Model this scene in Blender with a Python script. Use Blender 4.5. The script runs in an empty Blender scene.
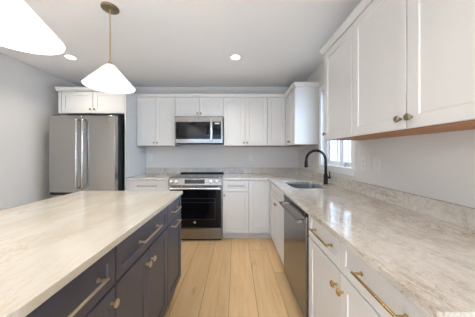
import bpy, bmesh, math, random
from mathutils import Vector, Matrix
random.seed(4)
PI = math.pi
S = bpy.context.scene
C = S.collection

# ------------------------------------------------------------------ camera
EYE = 1.275
cd = bpy.data.cameras.new('camera'); cam = bpy.data.objects.new('camera', cd); C.objects.link(cam)
cam.location = (0, 0, EYE); cam.rotation_euler = (PI/2, 0, 0)
cd.sensor_fit = 'HORIZONTAL'; cd.sensor_width = 36; cd.lens = 36*194.3/475
cd.shift_x = 2.1/475; cd.shift_y = -5.7/475; cd.clip_start = 0.02
S.camera = cam
# ------------------------------------------------------------------ world, light, exposure
S.view_settings.view_transform = 'Standard'; S.view_settings.look = 'None'
S.view_settings.gamma = 1.0; S.view_settings.exposure = 0.17
S.view_settings.use_curve_mapping = False
w = bpy.data.worlds.new('world'); S.world = w; w.use_nodes = True
bg = w.node_tree.nodes['Background']; bg.inputs[0].default_value = (.80, .89, 1, 1); bg.inputs[1].default_value = .85

def area(name, loc, rot, sx, sy, power, col):
    l = bpy.data.lights.new(name, 'AREA'); l.shape = 'RECTANGLE'; l.size = sx; l.size_y = sy
    l.energy = power; l.color = col
    o = bpy.data.objects.new(name, l); C.objects.link(o); o.location = loc; o.rotation_euler = rot
    return o
# daylight entering by the glazed openings (added patio door behind the camera, window over the sink)
a = area('daylight_patio', (-.7, -2.95, 1.15), (math.radians(68), 0, 0), 2.9, 2.0, 38, (.48, .71, 1)); a.data.spread = 2.3
a = area('daylight_sink_window', (2.5, 2.05, 1.95), (0, math.radians(72), 0), 1.5, 1.7, 290, (.52, .73, 1))
sl = bpy.data.lights.new('added_sun', 'SUN'); sl.energy = 46; sl.color = (1, .96, .95); sl.angle = .02
so = bpy.data.objects.new('added_sun', sl); C.objects.link(so); so.rotation_euler = (math.radians(42), 0, 0)   # added to brighten the ceiling: enters by the patio door, bounces off the floor

# ------------------------------------------------------------------ dimensions
D = 3.434; W = 1.126; XL = -2.72; H = 2.437; YF = -3.1
ZB = 1.386; ZT = 2.20; ZC = 2.205
FB = D-.61      # base box face (doors stand .02 proud)
FU = D-.305     # upper box face

# ------------------------------------------------------------------ materials
def mat(name, col, rough=.5, metal=0, **kw):
    m = bpy.data.materials.new(name); m.use_nodes = True
    b = m.node_tree.nodes['Principled BSDF']
    b.inputs['Base Color'].default_value = (*col, 1); b.inputs['Roughness'].default_value = rough
    b.inputs['Metallic'].default_value = metal
    for k, v in kw.items():
        b.inputs[k.replace('_', ' ')].default_value = v
    return m
def nd(m, t, **kw):
    n = m.node_tree.nodes.new(t)
    for k, v in kw.items(): setattr(n, k, v)
    return n
def lk(m, a, b): m.node_tree.links.new(a, b)
def bsdf(m): return m.node_tree.nodes['Principled BSDF']
def ramp(m, src, stops):
    r = nd(m, 'ShaderNodeValToRGB'); e = r.color_ramp.elements
    e[0].position = stops[0][0]; e[0].color = (*stops[0][1], 1)
    e[1].position = stops[-1][0]; e[1].color = (*stops[-1][1], 1)
    for p, c in stops[1:-1]:
        x = e.new(p); x.color = (*c, 1)
    lk(m, src, r.inputs[0]); return r.outputs[0]
def noise(m, vec, scale, detail=3, rough=.5, dist=0):
    n = nd(m, 'ShaderNodeTexNoise'); n.inputs['Scale'].default_value = scale
    n.inputs['Detail'].default_value = detail; n.inputs['Roughness'].default_value = rough
    n.inputs['Distortion'].default_value = dist; lk(m, vec, n.inputs['Vector']); return n.outputs['Fac']
def mapping(m, scale=(1, 1, 1), rot=(0, 0, 0), loc=(0, 0, 0)):
    g = nd(m, 'ShaderNodeNewGeometry'); mp = nd(m, 'ShaderNodeMapping')
    mp.inputs['Scale'].default_value = scale; mp.inputs['Rotation'].default_value = rot; mp.inputs['Location'].default_value = loc
    lk(m, g.outputs['Position'], mp.inputs['Vector']); return mp.outputs[0]
def mix(m, fac, a, b, mode='MIX'):
    x = nd(m, 'ShaderNodeMix', data_type='RGBA', blend_type=mode)
    if isinstance(fac, (int, float)): x.inputs[0].default_value = fac
    else: lk(m, fac, x.inputs[0])
    for i, v in ((6, a), (7, b)):
        if isinstance(v, tuple): x.inputs[i].default_value = (*v, 1)
        else: lk(m, v, x.inputs[i])
    return x.outputs[2]

def painted(name, col, rough, bump=.02, scale=180):
    m = mat(name, col, rough)
    v = mapping(m); n = noise(m, v, scale, 2)
    bp = nd(m, 'ShaderNodeBump'); bp.inputs['Strength'].default_value = bump; bp.inputs['Distance'].default_value = .002
    lk(m, n, bp.inputs['Height']); lk(m, bp.outputs[0], bsdf(m).inputs['Normal'])
    return m
WALL = painted('wall_paint', (.67, .65, .622), .7, .08)
CEIL = painted('ceiling_paint', (.86, .855, .85), .85, .08)
TRIM = painted('trim_paint', (.82, .82, .82), .35)
CAB = painted('cabinet_white_paint', (.68, .668, .648), .3)
BLUE = painted('cabinet_blue_paint', (.055, .057, .08), .3)
DARKBOX = mat('shadow_gap', (.03, .03, .035), .7)
BRASS = mat('brushed_brass', (.60, .43, .20), .27, 1)
PALEBRASS = mat('pale_brass', (.60, .50, .34), .3, 1)
BLACK = mat('matte_black', (.008, .008, .009), .3, Specular_IOR_Level=.22)
GLASSBLACK = mat('black_glass', (.004, .004, .005), .04, Specular_IOR_Level=.22)
SINK = mat('satin_sink_steel', (.45, .46, .49), .3, 1)
AGED = mat('aged_brass', (.36, .30, .20), .34, 1)
PLASTIC = mat('white_plastic', (.72, .71, .69), .35)
SLOT = mat('outlet_slot', (.25, .24, .23), .5)
DISP = mat('dark_display', (.03, .03, .035), .12)
HANDLE = mat('satin_steel', (.52, .51, .50), .25, 1)
CHROME = mat('polished_steel', (.75, .74, .72), .16, 1)

def steel(name, col, r0, r1, axis):
    m = mat(name, col, .3, 1)
    sc = [3, 3, 3]; sc[axis] = .03
    v = mapping(m, tuple(s*60 for s in sc)); n = noise(m, v, 6, 2)
    mr = nd(m, 'ShaderNodeMapRange'); mr.inputs[3].default_value = r0; mr.inputs[4].default_value = r1
    lk(m, n, mr.inputs[0]); lk(m, mr.outputs[0], bsdf(m).inputs['Roughness'])
    return m
STEEL = steel('stainless_steel', (.42, .405, .385), .13, .19, 2)
STEELH = steel('stainless_steel_horizontal', (.27, .26, .25), .2, .28, 0)
STEELR = steel('stainless_range_trim', (.29, .278, .265), .2, .28, 0)
STEELD = steel('stainless_steel_dark', (.22, .21, .20), .14, .2, 2)
GREYBODY = mat('charcoal_enamel', (.03, .032, .036), .4)

def stone(name, base, cream, vein, rot, scl, darker, fine=1):
    m = mat(name, base, .09)
    v = mapping(m, scl, rot)
    a = noise(m, v, 1.6, 6 if fine else 3.5, .6, 1.2)
    c1 = ramp(m, a, [(.30, darker), (.46, base), (.58, cream), (.75, base)])
    b = noise(m, v, 3.2, 8, .62, 2.2)
    vm = ramp(m, b, [(.465, (0, 0, 0)), (.495, (1, 1, 1)), (.525, (0, 0, 0))])
    sp = noise(m, v, 1.1, 2)
    vf = ramp(m, sp, [(.38, (0, 0, 0)), (.58, (.85, .85, .85))])
    mm = nd(m, 'ShaderNodeMath', operation='MULTIPLY'); lk(m, vm, mm.inputs[0]); lk(m, vf, mm.inputs[1])
    c2 = mix(m, mm.outputs[0], c1, vein)
    g = noise(m, mapping(m, (1, 1, 1)), 38, 4, .7)
    gg = ramp(m, g, [(.3, (.86, .86, .86)), (.7, (1.06, 1.06, 1.06))] if fine else [(.3, (.96, .96, .96)), (.7, (1.02, 1.02, 1.02))])
    c3 = mix(m, 1.0, c2, gg, 'MULTIPLY')
    b2 = noise(m, v, 5.5, 9, .7, 3.5)
    lv = ramp(m, b2, [(.47, (0, 0, 0)), (.5, (.45*fine, .45*fine, .45*fine)), (.53, (0, 0, 0))])
    c3 = mix(m, lv, c3, tuple(min(1, c*1.25) for c in cream))
    lk(m, c3, bsdf(m).inputs['Base Color'])
    bsdf(m).inputs['Coat Weight'].default_value = .25
    bsdf(m).inputs['Coat Roughness'].default_value = .06
    return m
STONE_I = stone('cream_quartzite', (.56, .505, .42), (.61, .57, .495), (.48, .38, .265), (0, 0, .2), (1.7, .42, 1), (.50, .43, .34), fine=0)
STONE_R = stone('taupe_quartzite', (.55, .505, .45), (.63, .60, .55), (.34, .27, .20), (0, 0, .5), (2.6, 1.2, 2), (.46, .40, .335))

def oak_floor():
    m = mat('oak_plank_floor', (.5, .35, .2), .34)
    g = nd(m, 'ShaderNodeNewGeometry'); sp = nd(m, 'ShaderNodeSeparateXYZ'); lk(m, g.outputs['Position'], sp.inputs[0])
    def M(op, a, b=None):
        n = nd(m, 'ShaderNodeMath', operation=op)
        for i, v in enumerate((a, b)):
            if v is None: continue
            if isinstance(v, (int, float)): n.inputs[i].default_value = v
            else: lk(m, v, n.inputs[i])
        return n.outputs[0]
    PW, PL = .234, 1.5
    u = M('DIVIDE', M('ADD', sp.outputs[0], .054+PW*20), PW)
    row = M('FLOOR', u); fu = M('FRACT', u)
    wn = nd(m, 'ShaderNodeTexWhiteNoise', noise_dimensions='1D'); lk(m, row, wn.inputs['W'])
    v = M('ADD', M('DIVIDE', sp.outputs[1], PL), M('MULTIPLY', wn.outputs[0], 7.3))
    col = M('FLOOR', v); fv = M('FRACT', v)
    cid = M('ADD', M('MULTIPLY', row, 13.7), M('MULTIPLY', col, 3.1))
    w2 = nd(m, 'ShaderNodeTexWhiteNoise', noise_dimensions='1D'); lk(m, cid, w2.inputs['W'])
    eu = M('MULTIPLY', M('MINIMUM', fu, M('SUBTRACT', 1, fu)), PW)
    ev = M('MULTIPLY', M('MINIMUM', fv, M('SUBTRACT', 1, fv)), PL)
    e = M('MINIMUM', eu, ev)
    gap = nd(m, 'ShaderNodeMapRange'); lk(m, e, gap.inputs[0]); gap.inputs[1].default_value = .0012; gap.inputs[2].default_value = .0032
    gap.inputs[3].default_value = .42; gap.inputs[4].default_value = 1
    cb = nd(m, 'ShaderNodeCombineXYZ')
    lk(m, M('MULTIPLY', sp.outputs[0], 14), cb.inputs[0]); lk(m, M('MULTIPLY', sp.outputs[1], 1.1), cb.inputs[1]); lk(m, M('MULTIPLY', w2.outputs[0], 40), cb.inputs[2])
    n1 = noise(m, cb.outputs[0], 1.3, 6, .6, 1.0)
    c = ramp(m, n1, [(.25, (.60, .39, .19)), (.5, (.69, .475, .25)), (.75, (.75, .54, .31))])
    t = ramp(m, w2.outputs[0], [(0, (.84, .84, .83)), (1, (1.1, 1.1, 1.12))])
    c = mix(m, 1.0, c, t, 'MULTIPLY')
    cb2 = nd(m, 'ShaderNodeCombineXYZ')
    for i, s in enumerate((9, 3.2)): lk(m, M('MULTIPLY', sp.outputs[i], s), cb2.inputs[i])
    lk(m, M('MULTIPLY', w2.outputs[0], 11), cb2.inputs[2])
    n2 = noise(m, cb2.outputs[0], .8, 3, .5)
    kn = ramp(m, n2, [(.2, (.72, .66, .6)), (.36, (1, 1, 1))])
    c = mix(m, 1.0, c, kn, 'MULTIPLY')
    gm = nd(m, 'ShaderNodeCombineColor')
    for i in range(3): lk(m, gap.outputs[0], gm.inputs[i])
    c = mix(m, 1.0, c, gm.outputs[0], 'MULTIPLY')
    lk(m, c, bsdf(m).inputs['Base Color'])
    bp = nd(m, 'ShaderNodeBump'); bp.inputs['Strength'].default_value = .3; bp.inputs['Distance'].default_value = .002
    lk(m, gap.outputs[0], bp.inputs['Height']); lk(m, bp.outputs[0], bsdf(m).inputs['Normal'])
    return m
FLOOR = oak_floor()

def rawwood():
    m = mat('raw_birch', (.5, .3, .15), .55)
    n = noise(m, mapping(m, (8, 1, 8)), 4, 5, .6, .6)
    lk(m, ramp(m, n, [(.3, (.30, .12, .04)), (.7, (.43, .20, .075))]), bsdf(m).inputs['Base Color'])
    return m
RAW = rawwood()
def emit(name, col, s, base=(.9, .9, .88)):
    m = mat(name, base, .35)
    bsdf(m).inputs['Emission Color'].default_value = (*col, 1); bsdf(m).inputs['Emission Strength'].default_value = s
    return m
OPAL = emit('opal_glass_lit', (1, .975, .94), .62)
LED = emit('led_lens', (1, .97, .92), 9)
def pane_mat():
    m = mat('window_glass', (1, 1, 1), .02)
    nt = m.node_tree; nt.nodes.remove(bsdf(m))
    t = nd(m, 'ShaderNodeBsdfTransparent'); gl = nd(m, 'ShaderNodeBsdfGlossy'); gl.inputs['Roughness'].default_value = .02
    mx = nd(m, 'ShaderNodeMixShader'); mx.inputs[0].default_value = .08
    lk(m, t.outputs[0], mx.inputs[1]); lk(m, gl.outputs[0], mx.inputs[2])
    lk(m, mx.outputs[0], nt.nodes['Material Output'].inputs[0])
    return m
PANE = pane_mat()

# ------------------------------------------------------------------ helpers
def obj(name, bm, m, parent=None, loc=None, rotz=None, bevel=0, smooth=False):
    me = bpy.data.meshes.new(name)
    bmesh.ops.recalc_face_normals(bm, faces=bm.faces)
    bm.to_mesh(me); bm.free()
    for x in (m if isinstance(m, (list, tuple)) else [m]): me.materials.append(x)
    o = bpy.data.objects.new(name, me); C.objects.link(o)
    if parent: o.parent = parent
    if loc: o.location = loc
    if rotz is not None: o.rotation_euler.z = rotz
    if smooth:
        for p in me.polygons: p.use_smooth = True
        me.set_sharp_from_angle(angle=math.radians(38))
    if bevel:
        b = o.modifiers.new('bevel', 'BEVEL'); b.width = bevel; b.segments = 2; b.limit_method = 'ANGLE'; b.angle_limit = math.radians(40)
    return o
def thing(name, label, cat, loc=(0, 0, 0), rotz=0, group=None):
    o = bpy.data.objects.new(name, None); C.objects.link(o); o.empty_display_size = .1
    o.location = loc; o.rotation_euler = (0, 0, rotz); o['label'] = label; o['category'] = cat
    if group: o['group'] = group
    return o
def tag(o, label, cat, group=None):
    o['label'] = label; o['category'] = cat
    if group: o['group'] = group
    return o
def struct(o, label=None):
    o['kind'] = 'structure'
    if label: o['label'] = label
    return o
def part(name, bm, m, parent, label=None, **kw):
    o = obj(name, bm, m, parent, **kw)
    if label: o['label'] = label
    return o
def box(bm, x0, x1, y0, y1, z0, z1, mi=0):
    vs = [bm.verts.new((x, y, z)) for x in (x0, x1) for y in (y0, y1) for z in (z0, z1)]
    for f in ((0, 1, 3, 2), (4, 6, 7, 5), (0, 4, 5, 1), (2, 3, 7, 6), (0, 2, 6, 4), (1, 5, 7, 3)):
        fc = bm.faces.new([vs[i] for i in f]); fc.material_index = mi
    return vs
def bx(*a): bm = bmesh.new(); box(bm, *a); return bm
def boxes(*L):
    bm = bmesh.new()
    for a in L: box(bm, *a)
    return bm
def lathe(bm, prof, seg=32, center=(0, 0, 0), axis='Z', cap=True):
    rings = []
    cx, cy, cz = center
    for r, h in prof:
        ring = []
        for i in range(seg):
            a = 2*PI*i/seg; p, q = r*math.cos(a), r*math.sin(a)
            if axis == 'Z': v = (cx+p, cy+q, cz+h)
            elif axis == 'Y': v = (cx+p, cy+h, cz+q)
            else: v = (cx+h, cy+p, cz+q)
            ring.append(bm.verts.new(v))
        rings.append(ring)
    for a, b in zip(rings, rings[1:]):
        for i in range(seg):
            bm.faces.new((a[i], a[(i+1) % seg], b[(i+1) % seg], b[i]))
    if cap:
        bm.faces.new(rings[0]); bm.faces.new(rings[-1])
    return bm
def tube(bm, pts, r, seg=14):
    pts = [Vector(p) for p in pts]; rings = []; ref = None
    rr = r if isinstance(r, (list, tuple)) else [r]*len(pts)
    for i, p in enumerate(pts):
        d = (pts[min(i+1, len(pts)-1)]-pts[max(i-1, 0)]).normalized()
        if ref is None: ref = Vector((0, 1, 0)) if abs(d.y) < .9 else Vector((1, 0, 0))
        a = d.cross(ref).normalized(); b = d.cross(a).normalized(); ref = a.cross(d).normalized()
        rings.append([bm.verts.new(p+(a*math.cos(t)+b*math.sin(t))*rr[i]) for t in [2*PI*k/seg for k in range(seg)]])
    for a, b in zip(rings, rings[1:]):
        for i in range(seg): bm.faces.new((a[i], a[(i+1) % seg], b[(i+1) % seg], b[i]))
    bm.faces.new(rings[0]); bm.faces.new(rings[-1])
    return bm
def slab(outer, holes, z0, z1):
    bm = bmesh.new(); es = []
    for loop in [outer]+holes:
        vs = [bm.verts.new((x, y, z1)) for x, y in loop]
        es += [bm.edges.new((vs[i], vs[(i+1) % len(vs)])) for i in range(len(vs))]
    bmesh.ops.triangle_fill(bm, use_beauty=True, use_dissolve=False, edges=es)
    r = bmesh.ops.extrude_face_region(bm, geom=bm.faces[:])
    for v in [g for g in r['geom'] if isinstance(g, bmesh.types.BMVert)]: v.co.z = z0
    return bm
def rrect(x0, x1, y0, y1, r, n=6):
    out = []
    for cx, cy, a0 in ((x1-r, y1-r, 0), (x0+r, y1-r, PI/2), (x0+r, y0+r, PI), (x1-r, y0+r, 3*PI/2)):
        for i in range(n+1):
            a = a0+PI/2*i/n; out.append((cx+r*math.cos(a), cy+r*math.sin(a)))
    return out

def shaker(w, h, t=.02, st=.057, rec=.006):
    """framed door: x 0..w, z 0..h, back at y=0, face at y=-t, centre panel recessed"""
    bm = bmesh.new()
    def rect(i, y): return [bm.verts.new(v) for v in ((i, y, i), (w-i, y, i), (w-i, y, h-i), (i, y, h-i))]
    e = .0015
    A = rect(0, 0); B = rect(0, -t+e); Cc = rect(e, -t); Dd = rect(st, -t); E = rect(st+.003, -t+rec)
    for a, b in ((A, B), (B, Cc), (Cc, Dd), (Dd, E)):
        for i in range(4): bm.faces.new((a[i], a[(i+1) % 4], b[(i+1) % 4], b[i]))
    bm.faces.new(E); bm.faces.new(A)
    return bm
def knob_bm():
    return lathe(bmesh.new(), [(.0065, 0), (.0065, -.014), (.0155, -.019), (.0165, -.025), (.012, -.029)], 20, axis='Y')
def pull_bm(L):
    bm = bmesh.new(); h = L/2; o = h-.012
    for s in (-1, 1):
        lathe(bm, [(.0085, 0), (.0085, -.004), (.0055, -.006), (.0055, -.03)], 14, center=(s*o, 0, 0), axis='Y')
    tube(bm, [(-h, -.033, 0), (-h+.003, -.033, 0), (h-.003, -.033, 0), (h, -.033, 0)], [.0045, .0056, .0056, .0045], 12)
    return bm
G = .003
def door(p, x0, x1, z0, z1, m, knob=None, pull=None, name='door', st=.057, hw=None):
    """knob = (x, z) ; pull = (x, z, length)"""
    hk = hw or (PALEBRASS if m is BLUE else AGED if (z0 > 1 or p.location.x < .3) else BRASS)
    hp = hw or (AGED if p.location.x < .3 else BRASS)
    d = part(name, shaker(x1-x0-2*G, z1-z0-2*G, st=st), m, p, loc=(x0+G, 0, z0+G))
    if knob: part('knob', knob_bm(), hk, d, loc=(knob[0]-x0-G, -.02, knob[1]-z0-G), smooth=True)
    if pull: part('pull_handle', pull_bm(pull[2]), hp, d, loc=(pull[0]-x0-G, -.02, pull[1]-z0-G), smooth=True)
    return d
def base_body(p, w, m, depth=.6, h=.884, toe=.075, back=0):
    part('cabinet_box', bx(.0005, w-.0005, 0, depth, .115, h-.0005), m, p)
    part('toe_kick', bx(.0005, w-.0005, toe, toe+.015, 0.0005, .115), m, p)
def upper_body(p, w, m, depth, z0, z1):
    part('cabinet_box', bx(.0005, w-.0005, 0, depth, z0+.004, z1), m, p)
    part('underside_panel', bx(.002, w-.002, .002, depth-.001, z0, z0+.004), RAW, p, label='unfinished wood underside')

# ------------------------------------------------------------------ room shell
T = .15
struct(obj('floor', bx(XL-T, W+T, -.8, D+T, -.1, 0), FLOOR))
struct(obj('floor', bx(XL-T, W+T, YF-T, -.8, -.1, 0), painted('pale_bounce_tile', (.72, .70, .67), .5)))  # pale floor added behind the camera to bounce light onto the ceiling
ceiling = struct(obj('ceiling', bx(XL-T, W+T, YF-T, D+T, H, H+.1), CEIL))
struct(obj('wall_back', bx(XL-T, W+T, D, D+T, 0, H), WALL))
struct(obj('wall_left', bx(XL-T, XL, YF, D, 0, H), WALL))
wy0, wy1, wz0, wz1 = 1.865, 2.515, 1.125, 2.07
struct(obj('wall_right', boxes((W, W+T, YF, wy0, 0, H), (W, W+T, wy1, D, 0, H), (W, W+T, wy0, wy1, 0, wz0), (W, W+T, wy0, wy1, wz1, H)), WALL))
px0, px1, pz1 = -2.2, .8, 2.15
struct(obj('wall_front', boxes((XL-T, px0, YF-T, YF, 0, H), (px1, W+T, YF-T, YF, 0, H), (px0, px1, YF-T, YF, pz1, H)), WALL))
# patio glazing added out of view behind the camera to let light in
pf = boxes(*[(x, x+.07, YF-.1, YF-.04, 0, pz1) for x in (px0, -.735, px1-.07)], (px0, px1, YF-.1, YF-.04, 0.001, .1), (px0, px1, YF-.1, YF-.04, pz1-.08, pz1))
p = struct(obj('door_1', pf, TRIM), 'added white framed glass patio door, out of view')
part('glass_panes', boxes((px0+.07, -.735, YF-.075, YF-.07, .1, pz1-.08), (-.665, px1-.07, YF-.075, YF-.07, .1, pz1-.08)), PANE, p)
# sink window: frame, two casement sashes, panes, crank
def bxs(L): return boxes(*L)
xw = W+.055
win = struct(obj('window_1', bxs([(xw, W+T, wy0, wy0+.03, wz0, wz1), (xw, W+T, wy1-.03, wy1, wz0, wz1), (xw, W+T, wy0+.03, wy1-.03, wz0, wz0+.03), (xw, W+T, wy0+.03, wy1-.03, wz1-.03, wz1),
    (xw, W+T, (wy0+wy1)/2-.012, (wy0+wy1)/2+.012, wz0+.03, wz1-.03)]), TRIM), 'white casement window over the sink')
mid = (wy0+wy1)/2
for a, b in ((wy0+.031, mid-.013), (mid+.013, wy1-.031)):
    x0, x1 = xw+.02, xw+.065; zz0, zz1 = wz0+.031, wz1-.031; q = .022
    s = part('window_sash', bxs([(x0, x1, a, a+q, zz0, zz1), (x0, x1, b-q, b, zz0, zz1), (x0, x1, a+q, b-q, zz0, zz0+q), (x0, x1, a+q, b-q, zz1-q, zz1),
        (x0+.012, x1-.012, a+(b-a)/3-.008, a+(b-a)/3+.008, zz0+q, zz1-q), (x0+.012, x1-.012, b-(b-a)/3-.008, b-(b-a)/3+.008, zz0+q, zz1-q)]), TRIM, win)
    part('window_pane', bx(x0+.02, x0+.024, a+q, b-q, zz0+q, zz1-q), PANE, s)
cr = lathe(bmesh.new(), [(.010, 0), (.009, .012)], 16, center=(xw-.012, mid-.12, wz0+.002))
tube(cr, [(xw-.012, mid-.12, wz0+.024), (xw-.02, mid-.17, wz0+.034), (xw-.02, mid-.2, wz0+.018), (xw-.02, mid-.225, wz0+.016)], .0035, 10)
part('window_crank', cr, GREYBODY, win, smooth=True, label='dark folding crank handle')
cw = .06
part('window_casing', bxs([(W-.018, W-.0005, wy0-cw, wy0, wz0-.02, wz1+cw), (W-.018, W-.0005, wy1, wy1+cw, wz0-.02, wz1+cw), (W-.018, W-.0005, wy0, wy1, wz1, wz1+cw),
    (W-.016, W-.0005, wy0-cw, wy1+cw, wz0-.07, wz0-.022)]), TRIM, win, bevel=.003)
part('window_sill', bx(W-.03, W-.0005, wy0-cw-.008, wy1+cw+.008, wz0-.0215, wz0+.0005), TRIM, win)
part('inner_sill', bx(W, xw, wy0+.0005, wy1-.0005, wz0+.0002, wz0+.004), TRIM, win)
struct(obj('baseboard_left', bx(XL, XL+.014, YF, D, .0005, .11), TRIM, bevel=.004))

# ------------------------------------------------------------------ back run, base
XP = -1.58                      # right face of the refrigerator side panel
XR0, XR1 = -.955, -.189         # range bay
def place(name, label, cat, x, y, rot, group=None): return thing(name, label, cat, (x, y, 0), rot, group)

t = place('base_cabinet', 'white base cabinet between refrigerator panel and range, behind island', 'cabinet', XP+.002, FB, 0)
w_ = XR0-XP-.004; base_body(t, w_, CAB)
door(t, 0, w_, .715, .878, CAB, pull=(w_/2, .80, .28), name='drawer', st=.04)
door(t, 0, w_/2, .115, .711, CAB, knob=(w_/2-.035, .66)); door(t, w_/2, w_, .115, .711, CAB, knob=(w_/2+.035, .66))

t = place('base_cabinet', 'narrow white base cabinet with one drawer and door, right of range', 'cabinet', XR1+.003, FB, 0)
w_ = .192-XR1-.003; base_body(t, w_, CAB)
door(t, 0, w_, .715, .878, CAB, pull=(w_/2, .80, .23), name='drawer', st=.04)
door(t, 0, w_, .115, .711, CAB, knob=(.028, .665))

t = place('corner_base_cabinet', 'white corner base cabinet with a single full height door, no knob', 'cabinet', .194, FB, 0)
w_ = .515-.194
part('cabinet_box', bx(.0005, W-.194-.003, 0, .6, .115, .8835), CAB, t)
part('toe_kick', bx(.0005, w_+.05, .075, .09, .0005, .115), CAB, t)
door(t, 0, .300, .115, .878, CAB)

# ------------------------------------------------------------------ right run, base  (front faces -X; local x runs towards the camera)
XF = W-.61                       # box face
def right(name, label, cat, y_far): return place(name, label, cat, XF, y_far, -PI/2)
yS0, yS1 = FB-.022, 1.943
t = right('sink_base_cabinet', 'white sink base cabinet between back corner and dishwasher', 'cabinet', yS0)
w_ = yS0-yS1
bm = bmesh.new()
for a in ((.0005, .018, 0, .6, .115, .8835), (w_-.018, w_-.0005, 0, .6, .115, .8835), (.018, w_-.018, 0, .6, .115, .133), (.018, w_-.018, .585, .6, .133, .8835), (.018, w_-.018, 0, .018, .133, .8835)): box(bm, *a)
part('cabinet_box', bm, CAB, t)
part('toe_kick', bx(.0005, w_-.0005, .075, .09, .0005, .115), CAB, t)
f0 = .07
part('filler_strip', bx(.002, f0-.002, -.018, 0, .115, .878), CAB, t)
door(t, f0, w_, .715, .878, CAB, name='false_drawer_front', st=.04)
mdl = (f0+w_)/2
door(t, f0, mdl, .115, .711, CAB, knob=(mdl-.03, .655)); door(t, mdl, w_, .115, .711, CAB, knob=(mdl+.03, .655))

# dishwasher
yD0, yD1 = 1.939, 1.325
t = right('dishwasher', 'stainless steel dishwasher set under the right counter', 'dishwasher', yD0)
w_ = yD0-yD1
part('tub', bx(.004, w_-.004, 0.01, .58, .10, .872), GREYBODY, t)
part('toe_kick', bx(.004, w_-.004, .06, .075, .0005, .10), BLACK, t)
part('door_panel', bx(.004, w_-.004, -.034, .008, .10, .834), STEELD, t, bevel=.004)
part('control_strip', bx(.004, w_-.004, -.036, .008, .8345, .8765), BLACK, t, label='black top control strip')
hb = bmesh.new(); z = .79
for s in (.055, w_-.055): box(hb, s-.012, s+.012, -.075, -.0345, z-.012, z+.012)
tube(hb, [(.035, -.08, z), (w_*.5, -.084, z), (w_-.035, -.08, z)], .010, 14)
part('towel_bar_handle', hb, STEELH, t, bevel=.002)
part('badge', lathe(bmesh.new(), [(.009, -.0345), (.009, -.0360)], 20, center=(.09, 0, .81), axis='Y'), CHROME, t)

t = right('base_cabinet', 'white base cabinet with two drawers and paired doors, nearest on right', 'cabinet', 1.321)
w_ = 1.321-.47; base_body(t, w_, CAB)
h2 = 1.321-.922
for a, b, xx in ((0, h2, .222), (h2, w_, h2+.26)):
    door(t, a, b, .715, .878, CAB, pull=(xx, .80, .225), name='drawer', st=.04)
door(t, 0, h2, .115, .711, CAB, knob=(h2-.028, .633)); door(t, h2, w_, .115, .711, CAB, knob=(h2+.028, .633))

# ------------------------------------------------------------------ countertops, splashes
YC = D-.655; XC = W-.665; yN = .44
o = obj('countertop', slab([(XP+.002, YC), (XR0-.001, YC), (XR0-.001, D-.001), (XP+.002, D-.001)], [], .884, .914), STONE_R, bevel=.002)
tag(o, 'short taupe stone countertop between refrigerator panel and range', 'countertop')
sx0, sx1, sy0, sy1 = .60, .975, 1.965, 2.47
o = obj('countertop', slab([(XR1+.002, YC), (XC, YC), (XC, yN+.004), (XC+.004, yN), (W-.001, yN), (W-.001, D-.001), (XR1+.002, D-.001)], [rrect(sx0, sx1, sy0, sy1, .06)], .884, .914), STONE_R, bevel=.002)
tag(o, 'L-shaped taupe stone countertop with the sink cut into it', 'countertop')
o = obj('backsplash', bx(XP+.002, W-.022, D-.02, D-.0005, .9145, 1.014), STONE_R, bevel=.0015)
tag(o, 'low stone backsplash strip along the back wall behind the range', 'backsplash')
o = obj('backsplash', bx(W-.02, W-.0005, yN, D-.001, .9145, 1.014), STONE_R, bevel=.0015)
tag(o, 'long low stone backsplash strip along the right wall below the window', 'backsplash')

# sink
t = thing('sink', 'undermount stainless steel kitchen sink in the right counter', 'sink', ((sx0+sx1)/2, (sy0+sy1)/2, .67))
bm = bmesh.new(); loops = []
def ringz(x0, x1, y0, y1, r, z):
    return [bm.verts.new((x-(sx0+sx1)/2, y-(sy0+sy1)/2, z-.67)) for x, y in rrect(x0, x1, y0, y1, r)]
e = .003
R = [ringz(sx0-.02, sx1+.02, sy0-.02, sy1+.02, .07, .8825), ringz(sx0-e, sx1+e, sy0-e, sy1+e, .06, .8825), ringz(sx0-e+.006, sx1+e-.006, sy0+.003, sy1-.003, .05, .70), ringz(sx0+.03, sx1-.03, sy0+.03, sy1-.03, .03, .675)]
for a, b in zip(R, R[1:]):
    for i in range(len(a)): bm.faces.new((a[i], a[(i+1) % len(a)], b[(i+1) % len(a)], b[i]))
bm.faces.new(R[-1])
bo = part('basin', bm, SINK, t, smooth=True)
sm = bo.modifiers.new('thick', 'SOLIDIFY'); sm.thickness = .0015; sm.offset = 0
part('drain', lathe(bmesh.new(), [(.045, .007), (.045, .010), (.03, .008)], 24, center=(.08, 0, 0)), CHROME, t, smooth=True)

# faucet
fx, fy = 1.045, 2.247
t = thing('faucet', 'matte black gooseneck pull-down kitchen faucet behind the sink', 'faucet', (fx, fy, .9145))
part('base', lathe(bmesh.new(), [(.027, 0), (.027, .006), (.024, .012), (.024, .10), (.020, .11), (.017, .125)], 24), BLACK, t, smooth=True)
r_ = .112; zt = .275
pts = [(0, 0, .12), (0, 0, .20)]+[(-r_+r_*math.cos(a), 0, zt+r_*math.sin(a)) for a in [PI*k/14*.97 for k in range(15)]]
pts += [(-2*r_-.001, 0, .262)]
part('spout', tube(bmesh.new(), pts, .0155, 16), BLACK, t, smooth=True)
part('spray_head', lathe(bmesh.new(), [(.0165, .268), (.019, .25), (.020, .20), (.021, .195), (.017, .192)], 20, center=(-2*r_-.002, 0, 0)), BLACK, t, smooth=True)
hb = bmesh.new(); tube(hb, [(.018, 0, .075), (.05, -.004, .075)], .013, 14); tube(hb, [(.042, -.003, .075), (.044, -.004, .11), (.036, -.008, .145)], [.007, .006, .005], 10)
part('lever_handle', hb, BLACK, t, smooth=True)

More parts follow.
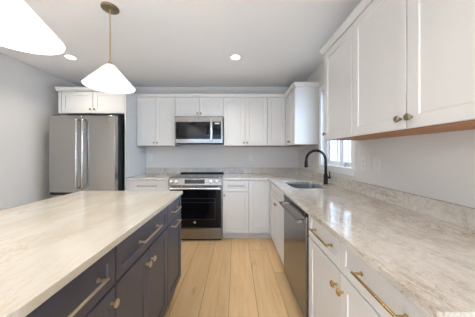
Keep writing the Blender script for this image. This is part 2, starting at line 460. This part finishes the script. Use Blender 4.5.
# ------------------------------------------------------------------ range
t = thing('range', 'stainless steel slide-in electric range with black glass oven door', 'range', (XR0+.003, FB, 0))
w_ = XR1-XR0-.006
part('range_body', boxes((0, w_, .01, .585, .10, .915), (.03, w_-.03, .03, .56, 0.0005, .10)), GREYBODY, t)
part('cooktop', bx(-.0, w_, -.0, .56, .9155, .922), GLASSBLACK, t, label='black glass cooktop', bevel=.001)
part('rear_vent_trim', bx(.012, w_-.012, .505, .56, .9222, .942), BLACK, t, bevel=.004)
def prism_x(x0, x1, poly):
    bm = bmesh.new(); A = [bm.verts.new((x0, y, z)) for y, z in poly]; B = [bm.verts.new((x1, y, z)) for y, z in poly]
    n = len(poly)
    for i in range(n): bm.faces.new((A[i], A[(i+1) % n], B[(i+1) % n], B[i]))
    bm.faces.new(A); bm.faces.new(B); return bm
cp = part('control_panel', prism_x(-.0, w_, [(.0085, .800), (-.046, .800), (-.050, .812), (-.030, .905), (-.012, .922), (.0, .9225), (.0, .9155), (.0085, .9155)]), STEELR, t, bevel=.002)
tilt = math.atan2(.02, .093)
def on_panel(o, x, z, lift=0):
    o.location = (x, -.050+(z-.812)*(.02/.093)-lift, z); o.rotation_euler = (-tilt, 0, 0)
o = part('clock_display', bx(-.145, .145, -.0015, .001, -.030, .030), DISP, cp, label='dark touch display'); on_panel(o, .367, .862)
for x in (.038, .108, .603, .689):
    k = part('burner_knob', lathe(bmesh.new(), [(.026, 0), (.026, -.006), (.021, -.008), (.019, -.032), (.014, -.035)], 24, axis='Y'), CHROME, cp, smooth=True); on_panel(k, x, .862, .001)
dr = part('oven_door', bx(.003, w_-.003, -.035, .008, .195, .795), STEELH, t, bevel=.004)
part('door_glass', bx(.012, w_-.012, -.0385, -.0352, .200, .742), GLASSBLACK, dr, label='black glass front with inner window', bevel=.002)
fr = bmesh.new()
for a in ((.10, w_-.10, .32, .322), (.10, w_-.10, .618, .620), (.10, w_-.10, .560, .5615)): box(fr, a[0], a[1], -.0389, -.0386, a[2], a[3])
box(fr, .10, .102, -.0389, -.0386, .322, .618); box(fr, w_-.102, w_-.10, -.0389, -.0386, .322, .618)
part('window_outline', fr, mat('grey_print', (.10, .10, .10), .4), dr)
em = part('round_emblem', lathe(bmesh.new(), [(.016, -.0386), (.016, -.0402)], 28, center=(w_/2-.01, 0, .278), axis='Y'), CHROME, dr)
hb = bmesh.new()
for s in (.05, w_-.05): box(hb, s-.012, s+.012, -.075, -.0352, .757, .783)
tube(hb, [(.02, -.083, .77), (.03, -.083, .77), (w_-.03, -.083, .77), (w_-.02, -.083, .77)], [.011, .0135, .0135, .011], 16)
part('oven_handle', hb, CHROME, dr, smooth=True)
part('storage_drawer', bx(.003, w_-.003, -.033, .008, .035, .189), STEELH, t, bevel=.004)
part('kick_plate', bx(.01, w_-.01, .015, .03, .0005, .099), BLACK, t)

# ------------------------------------------------------------------ upper cabinets, back wall
dU = D-FU-.001
def upper(label, x0, x1, z0, doors):
    t = thing('wall_cabinet', label, 'cabinet', (x0, FU, 0)); w_ = x1-x0
    part('cabinet_box', bx(.0005, w_-.0005, 0, dU, z0+.004, ZT), CAB, t)
    part('underside_panel', bx(.002, w_-.002, .002, dU-.001, z0, z0+.004), RAW, t, label='unfinished wood underside')
    for a in doors: door(t, a[0]*w_, a[1]*w_, z0, 2.162, CAB, knob=(a[2], z0+.05) if a[2] else None)
    return t
XU = XP+.002
w_ = -.965-XU
upper('white two-door wall cabinet between refrigerator and microwave', XU, -.965, ZB, [(0, .5, w_/2-.028), (.5, 1, w_/2+.028)])
w_ = .774
t = upper('short white two-door wall cabinet directly above the microwave', -.963, -.189, 1.852, [(0, .5, w_/2-.028), (.5, 1, w_/2+.028)])
w_ = .514+.187
upper('white two-door wall cabinet right of the microwave', -.187, .514, ZB, [(0, .5, w_/2-.028), (.5, 1, w_/2+.028)])
XUF = W-.305                     # box face of the right wall uppers
t = thing('corner_wall_cabinet', 'white blind corner wall cabinet with one plain knobless door panel', 'cabinet', (.516, FU, 0))
part('cabinet_box', bx(.0005, W-.516-.002, 0, dU, ZB+.004, ZT), CAB, t)
part('underside_panel', bx(.002, W-.516-.003, .002, dU-.001, ZB, ZB+.004), RAW, t)
door(t, 0, XUF-.022-.516, ZB, 2.162, CAB)
# wall cabinet on the right wall in the far corner
t = thing('wall_cabinet', 'white wall cabinet in far right corner, bluish side panel, beside window', 'cabinet', (XUF, FU-.002, 0), -PI/2)
w_ = FU-.002-2.622
upper_body(t, w_, CAB, .303, ZB, ZT)
door(t, .02, .02+(w_-.02)/2, ZB, 2.162, CAB, knob=(.02+(w_-.02)/2-.025, ZB+.05)); door(t, .02+(w_-.02)/2, w_, ZB, 2.162, CAB, knob=(.02+(w_-.02)/2+.025, ZB+.05))
# near wall cabinets
t = thing('wall_cabinet', 'narrow white single-door wall cabinet next to the window casing', 'cabinet', (XUF, 1.751, 0), -PI/2)
w_ = 1.751-1.336; upper_body(t, w_, CAB, .303, ZB, ZT)
door(t, 0, w_, ZB, 2.162, CAB, knob=(.03, ZB+.055))
t = thing('wall_cabinet', 'large white two-door wall cabinet nearest the viewer on right', 'cabinet', (XUF, 1.334, 0), -PI/2)
w_ = 1.334-.487; upper_body(t, w_, CAB, .303, ZB, ZT)
door(t, 0, w_/2, ZB, 2.162, CAB, knob=(w_/2-.028, ZB+.052)); door(t, w_/2, w_, ZB, 2.162, CAB, knob=(w_/2+.028, ZB+.052))
part('screw', lathe(bmesh.new(), [(.006, -.0005), (.005, -.002)], 12, center=(w_/2+.08, .2, ZB)), BLACK, t)

# cabinet over the refrigerator + tall side panel
XG0, XG1 = -2.557, -1.6
t = thing('wall_cabinet', 'wide short white two-door wall cabinet above the refrigerator', 'cabinet', (XG0, FB, 0))
w_ = XG1-XG0; z0 = 1.846
part('cabinet_box', bx(.0005, w_-.0005, 0, .608, z0, ZT), CAB, t)
g0 = .045
part('filler_strip', bx(.001, g0-.002, -.019, 0, z0, 2.162), CAB, t)
m_ = g0+(w_-g0)/2
door(t, g0, m_, z0, 2.162, CAB, knob=(m_-.03, z0+.055)); door(t, m_, w_, z0, 2.162, CAB, knob=(m_+.03, z0+.055))
o = obj('refrigerator_side_panel', bx(XG1+.001, XP, FB-.018, D-.001, .0005, ZT), CAB, bevel=.001)
tag(o, 'tall white side panel standing right of the refrigerator', 'panel')

# crown mouldings (profile swept along a path)
def crown(name, label, path, outs, cat='moulding'):
    """path: list of xy at the box face; outs: matching outward offset direction vectors"""
    prof = [(.0005, 2.165), (.023, 2.165), (.025, 2.172), (.032, 2.185), (.040, 2.198), (.042, 2.215), (.0005, 2.215)]
    bm = bmesh.new(); rings = [[bm.verts.new((p[0]+o_[0]*d, p[1]+o_[1]*d, z)) for d, z in prof] for p, o_ in zip(path, outs)]
    n = len(prof)
    for a, b in zip(rings, rings[1:]):
        for i in range(n): bm.faces.new((a[i], a[(i+1) % n], b[(i+1) % n], b[i]))
    bm.faces.new(rings[0]); bm.faces.new(rings[-1])
    return tag(obj(name, bm, CAB), label, cat)
crown('crown_moulding', 'white crown moulding over the cabinet above the refrigerator', [(XG0-.012, FB-.0185), (XP-.02, FB-.0185)], [(0, -1), (0, -1)])
crown('crown_moulding', 'white crown moulding along the back wall and far corner cabinets', [(XP+.002, FU), (XUF, FU), (XUF, 2.622), (W-.002, 2.622)], [(0, -1), (-1, -1), (-1, -1), (0, -1)])
crown('crown_moulding', 'white crown moulding on top of the near right wall cabinets', [(W-.002, 1.751), (XUF, 1.751), (XUF, .487), (W-.002, .487)], [(0, 1), (-1, 1), (-1, -1), (0, -1)])

# ------------------------------------------------------------------ microwave
t = thing('microwave', 'stainless over-the-range microwave mounted above the range', 'microwave', (-.953, 3.045, 1.415))
w_ = .758; h_ = .434
part('microwave_body', bx(0, w_, .02, .387, .012, h_), GREYBODY, t)
part('vent_underside', bx(.02, w_-.02, .03, .36, 0, .0115), BLACK, t)
part('front_frame', bx(0, w_, -.005, .0195, .012, h_-.001), STEELH, t, bevel=.004)
dg = part('door_window', bx(.018, .555, -.009, -.0052, .075, h_-.088), GLASSBLACK, t, label='black glass door window', bevel=.002)
part('window_mesh', bx(.06, .50, -.0098, -.0092, .10, h_-.145), mat('perforated_screen', (.010, .010, .012), .15, Specular_IOR_Level=.2), dg)
cpn = part('control_panel', bx(.598, w_-.03, -.009, -.0052, .075, h_-.088), GLASSBLACK, t, label='black touch control panel', bevel=.002)
part('clock_display', bx(.63, w_-.055, -.0098, -.0092, h_-.125, h_-.105), emit('clock_digits', (.7, .9, 1), .6, (.1, .1, .1)), cpn)
hb = bmesh.new()
for z in (.085, h_-.085): box(hb, .568, .588, -.04, -.0052, z-.01, z+.01)
tube(hb, [(.578, -.045, .045), (.578, -.045, .055), (.578, -.045, h_-.055), (.578, -.045, h_-.045)], [.009, .0115, .0115, .009], 14)
part('door_handle', hb, CHROME, t, smooth=True)
part('round_emblem', lathe(bmesh.new(), [(.014, -.0052), (.014, -.0068)], 24, center=(w_*.49, 0, h_-.042), axis='Y'), STEELD, t)

# ------------------------------------------------------------------ refrigerator
t = thing('refrigerator', 'stainless steel french door refrigerator beside the left wall', 'refrigerator', (-2.54, 2.646, 0))
w_ = .902
part('fridge_body', boxes((.006, w_-.006, .075, .76, .03, 1.775), (.03, w_-.03, .10, .7, .0005, .03)), GREYBODY, t)
for q in (.02, w_-.11): part('hinge_cover', bx(q, q+.09, .03, .16, 1.7755, 1.80), GREYBODY, t)
def fdoor(x0, x1, z0, z1):
    bm = bmesh.new(); n = 10; W2 = x1-x0; A = []; B = []
    front = []
    for i in range(n+1):
        u = i/n; front.append((x0+W2*u, -.006*math.sin(PI*u)))
    loop = front+[(x1, .068), (x0, .068)]
    A = [bm.verts.new((x, y, z0)) for x, y in loop]; B = [bm.verts.new((x, y, z1)) for x, y in loop]
    m = len(loop)
    for i in range(m): bm.faces.new((A[i], A[(i+1) % m], B[(i+1) % m], B[i]))
    bm.faces.new(A); bm.faces.new(B); return bm
for x0, x1, xh in ((0, w_/2-.003, w_/2-.04), (w_/2+.003, w_, w_/2+.04)):
    d = part('fridge_door', fdoor(x0, x1, .735, 1.785), STEEL, t, smooth=True, bevel=.004)
    hb = bmesh.new(); zs = [.80, .803, .812, 1.0, 1.25, 1.5, 1.708, 1.717, 1.72]
    ys = [-.008, -.035, -.046, -.050, -.052, -.050, -.046, -.035, -.008]
    tube(hb, [(xh, y, z) for y, z in zip(ys, zs)], .014, 14)
    part('door_handle', hb, HANDLE, d, smooth=True)
d = part('freezer_drawer', fdoor(0, w_, .06, .70), STEEL, t, smooth=True, bevel=.004)
part('recess_trim', bx(.004, w_-.004, .01, .07, .7005, .7345), BLACK, t)
hb = bmesh.new(); tube(hb, [(.08, -.008, .62), (.09, -.04, .62), (.2, -.056, .62), (w_-.2, -.056, .62), (w_-.09, -.04, .62), (w_-.08, -.008, .62)], .0125, 14)
part('door_handle', hb, CHROME, d, smooth=True)
part('badge', lathe(bmesh.new(), [(.011, -.0055), (.011, -.0075)], 20, center=(w_-.07, .002, 1.72), axis='Y'), CHROME, t)

# ------------------------------------------------------------------ island (front faces +X; local x runs away from the camera)
XI = -.532; YI0 = .405; YI1 = 1.848
def isl(label, y0): return thing('island_cabinet', label, 'cabinet', (XI, y0, 0), PI/2)
c0, c1, c2, c3 = .43, .832, 1.470, 1.836
t = isl('navy blue island cabinet nearest the viewer, one drawer above a door', c0)
w_ = c1-c0-.001; base_body(t, w_, BLUE)
door(t, 0, w_, .715, .878, BLUE, pull=(.205, .80, .2), name='drawer', st=.045, hw=PALEBRASS)
door(t, 0, w_, .115, .711, BLUE, knob=(w_-.03, .655))
t = isl('wide navy blue island cabinet with one long drawer and two doors, middle', c1)
w_ = c2-c1-.001; base_body(t, w_, BLUE)
door(t, 0, w_, .715, .878, BLUE, pull=(w_/2, .80, .25), name='drawer', st=.045, hw=PALEBRASS)
door(t, 0, w_/2, .115, .711, BLUE, knob=(w_/2-.03, .633)); door(t, w_/2, w_, .115, .711, BLUE, knob=(w_/2+.03, .633))
t = isl('narrow navy blue island cabinet at far end nearest the range', c2)
w_ = c3-c2-.001; base_body(t, w_, BLUE)
door(t, 0, w_, .715, .878, BLUE, pull=(w_/2-.02, .80, .17), name='drawer', st=.045, hw=PALEBRASS)
door(t, 0, w_, .115, .711, BLUE, pull=(w_/2-.02, .683, .17), hw=PALEBRASS)
o = obj('island_back_panel', bx(XI-.62, XI-.602, c0, c3-.001, .0005, .8835), BLUE); tag(o, 'navy blue panel closing the back of the island', 'panel')
XS = -1.467
o = obj('island_countertop', slab([(XS, YI0), (-.56, YI0)]+[(-.56+.06*math.sin(a), YI0+.06-.06*math.cos(a)) for a in [PI/2*k/6 for k in range(1, 7)]]+[(-.50, YI1), (XS, YI1)], [], .884, .914), STONE_I, bevel=.003)
tag(o, 'large cream stone slab on top of the navy island', 'countertop')

# ------------------------------------------------------------------ lights with their own glow
def pendant(x, y, label):
    t = thing('pendant_lamp', label, 'lamp', (x, y, H), 0, 'pendant lamps over the island')
    zr = 1.803-H; ztop = 1.975-H
    part('canopy', lathe(bmesh.new(), [(.064, -.001), (.064, -.011), (.060, -.014)], 36), AGED, t, smooth=True)
    part('rod', tube(bmesh.new(), [(0, 0, -.014), (0, 0, ztop+.03)], .0045, 12), PALEBRASS, t, smooth=True)
    part('rod_coupling', tube(bmesh.new(), [(0, 0, -.20), (0, 0, ztop+.03)], .006, 12), PALEBRASS, t, smooth=True)
    part('cap', lathe(bmesh.new(), [(.012, ztop+.03), (.02, ztop+.012), (.024, ztop+.002)], 24), PALEBRASS, t, smooth=True)
    bm = lathe(bmesh.new(), [(.024, ztop), (.036, ztop-.003), (.170, zr+.016), (.181, zr+.004), (.178, zr), (.173, zr+.006), (.164, zr+.017), (.034, ztop-.010), (.022, ztop-.009)], 64, cap=False)
    sh = part('lamp_shade', bm, OPAL, t, smooth=True, label='cone shaped opal white glass shade')
    part('bulb', lathe(bmesh.new(), [(.012, ztop-.012), (.014, ztop-.035), (.03, ztop-.06), (.034, ztop-.08), (.022, ztop-.105), (.006, ztop-.112)], 20), LED, t, smooth=True)
    l = bpy.data.lights.new('pendant_glow', 'POINT'); l.energy = 4; l.color = (1, .94, .87); l.shadow_soft_size = .06
    lo = bpy.data.objects.new('pendant_glow', l); C.objects.link(lo); lo.parent = t; lo.location = (0, 0, zr+.04)
pendant(-1.0, .87, 'white cone pendant lamp over the near part of island, cropped by frame')
pendant(-1.003, 1.556, 'white cone pendant lamp over the far end of the island')

def downlight(x, y, label):
    t = thing('recessed_light', label, 'lamp', (x, y, H), 0, 'recessed ceiling lights')
    part('trim_ring', lathe(bmesh.new(), [(.052, -.0005), (.068, -.0005), (.067, -.004), (.052, -.005), (.052, -.0005)], 40, cap=False), TRIM, t, smooth=True)
    part('lens', lathe(bmesh.new(), [(.051, -.0008), (.051, -.003)], 36), LED, t)
    l = bpy.data.lights.new('downlight', 'AREA'); l.shape = 'DISK'; l.size = .1; l.energy = 5.0; l.color = (1, .90, .78); l.spread = 2.2
    lo = bpy.data.objects.new('downlight', l); C.objects.link(lo); lo.parent = t; lo.location = (0, 0, -.006)
downlight(0.0, 2.36, 'round recessed ceiling light above the aisle in front of range')
downlight(-2.0, 2.36, 'round recessed ceiling light near the refrigerator, left of the pendants')
for x, y in ((0.0, .3), (-2.0, .3), (0, -1.7), (-2, -1.7)):  # extra downlights added outside the view to raise the room light
    downlight(x, y, 'added round recessed ceiling light out of view, for extra light')

# ------------------------------------------------------------------ outlets
def plate(x, y, z, rot, label, kind):
    t = thing('wall_outlet', label, 'outlet', (x, y, z), rot, 'outlets and switches above the counters')
    part('cover_plate', bx(-.036, .036, -.006, -.0005, -.058, .058), PLASTIC, t, bevel=.002)
    if kind == 'outlet':
        for s in (-.022, .022):
            f = part('socket', lathe(bmesh.new(), [(.0165, -.0062), (.0165, -.0085)], 20, center=(0, 0, s), axis='Y'), PLASTIC, t)
            part('slots', boxes((-.008, -.005, -.0092, -.0087, s-.006, s+.006), (.005, .008, -.0092, -.0087, s-.006, s+.006)), SLOT, f)
    else:
        part('rocker_switch', bx(-.016, .016, -.010, -.0062, -.033, .033), PLASTIC, t, bevel=.002)
plate(-1.505, D, 1.19, 0, 'white wall outlet on back wall left of the range', 'outlet')
plate(.275, D, 1.19, 0, 'white wall outlet on back wall right of the range', 'outlet')
plate(W, 1.70, 1.18, -PI/2, 'white wall outlet on right wall next to the window casing', 'outlet')
plate(W, 1.545, 1.18, -PI/2, 'white rocker switch on right wall, nearer than the outlet', 'switch')
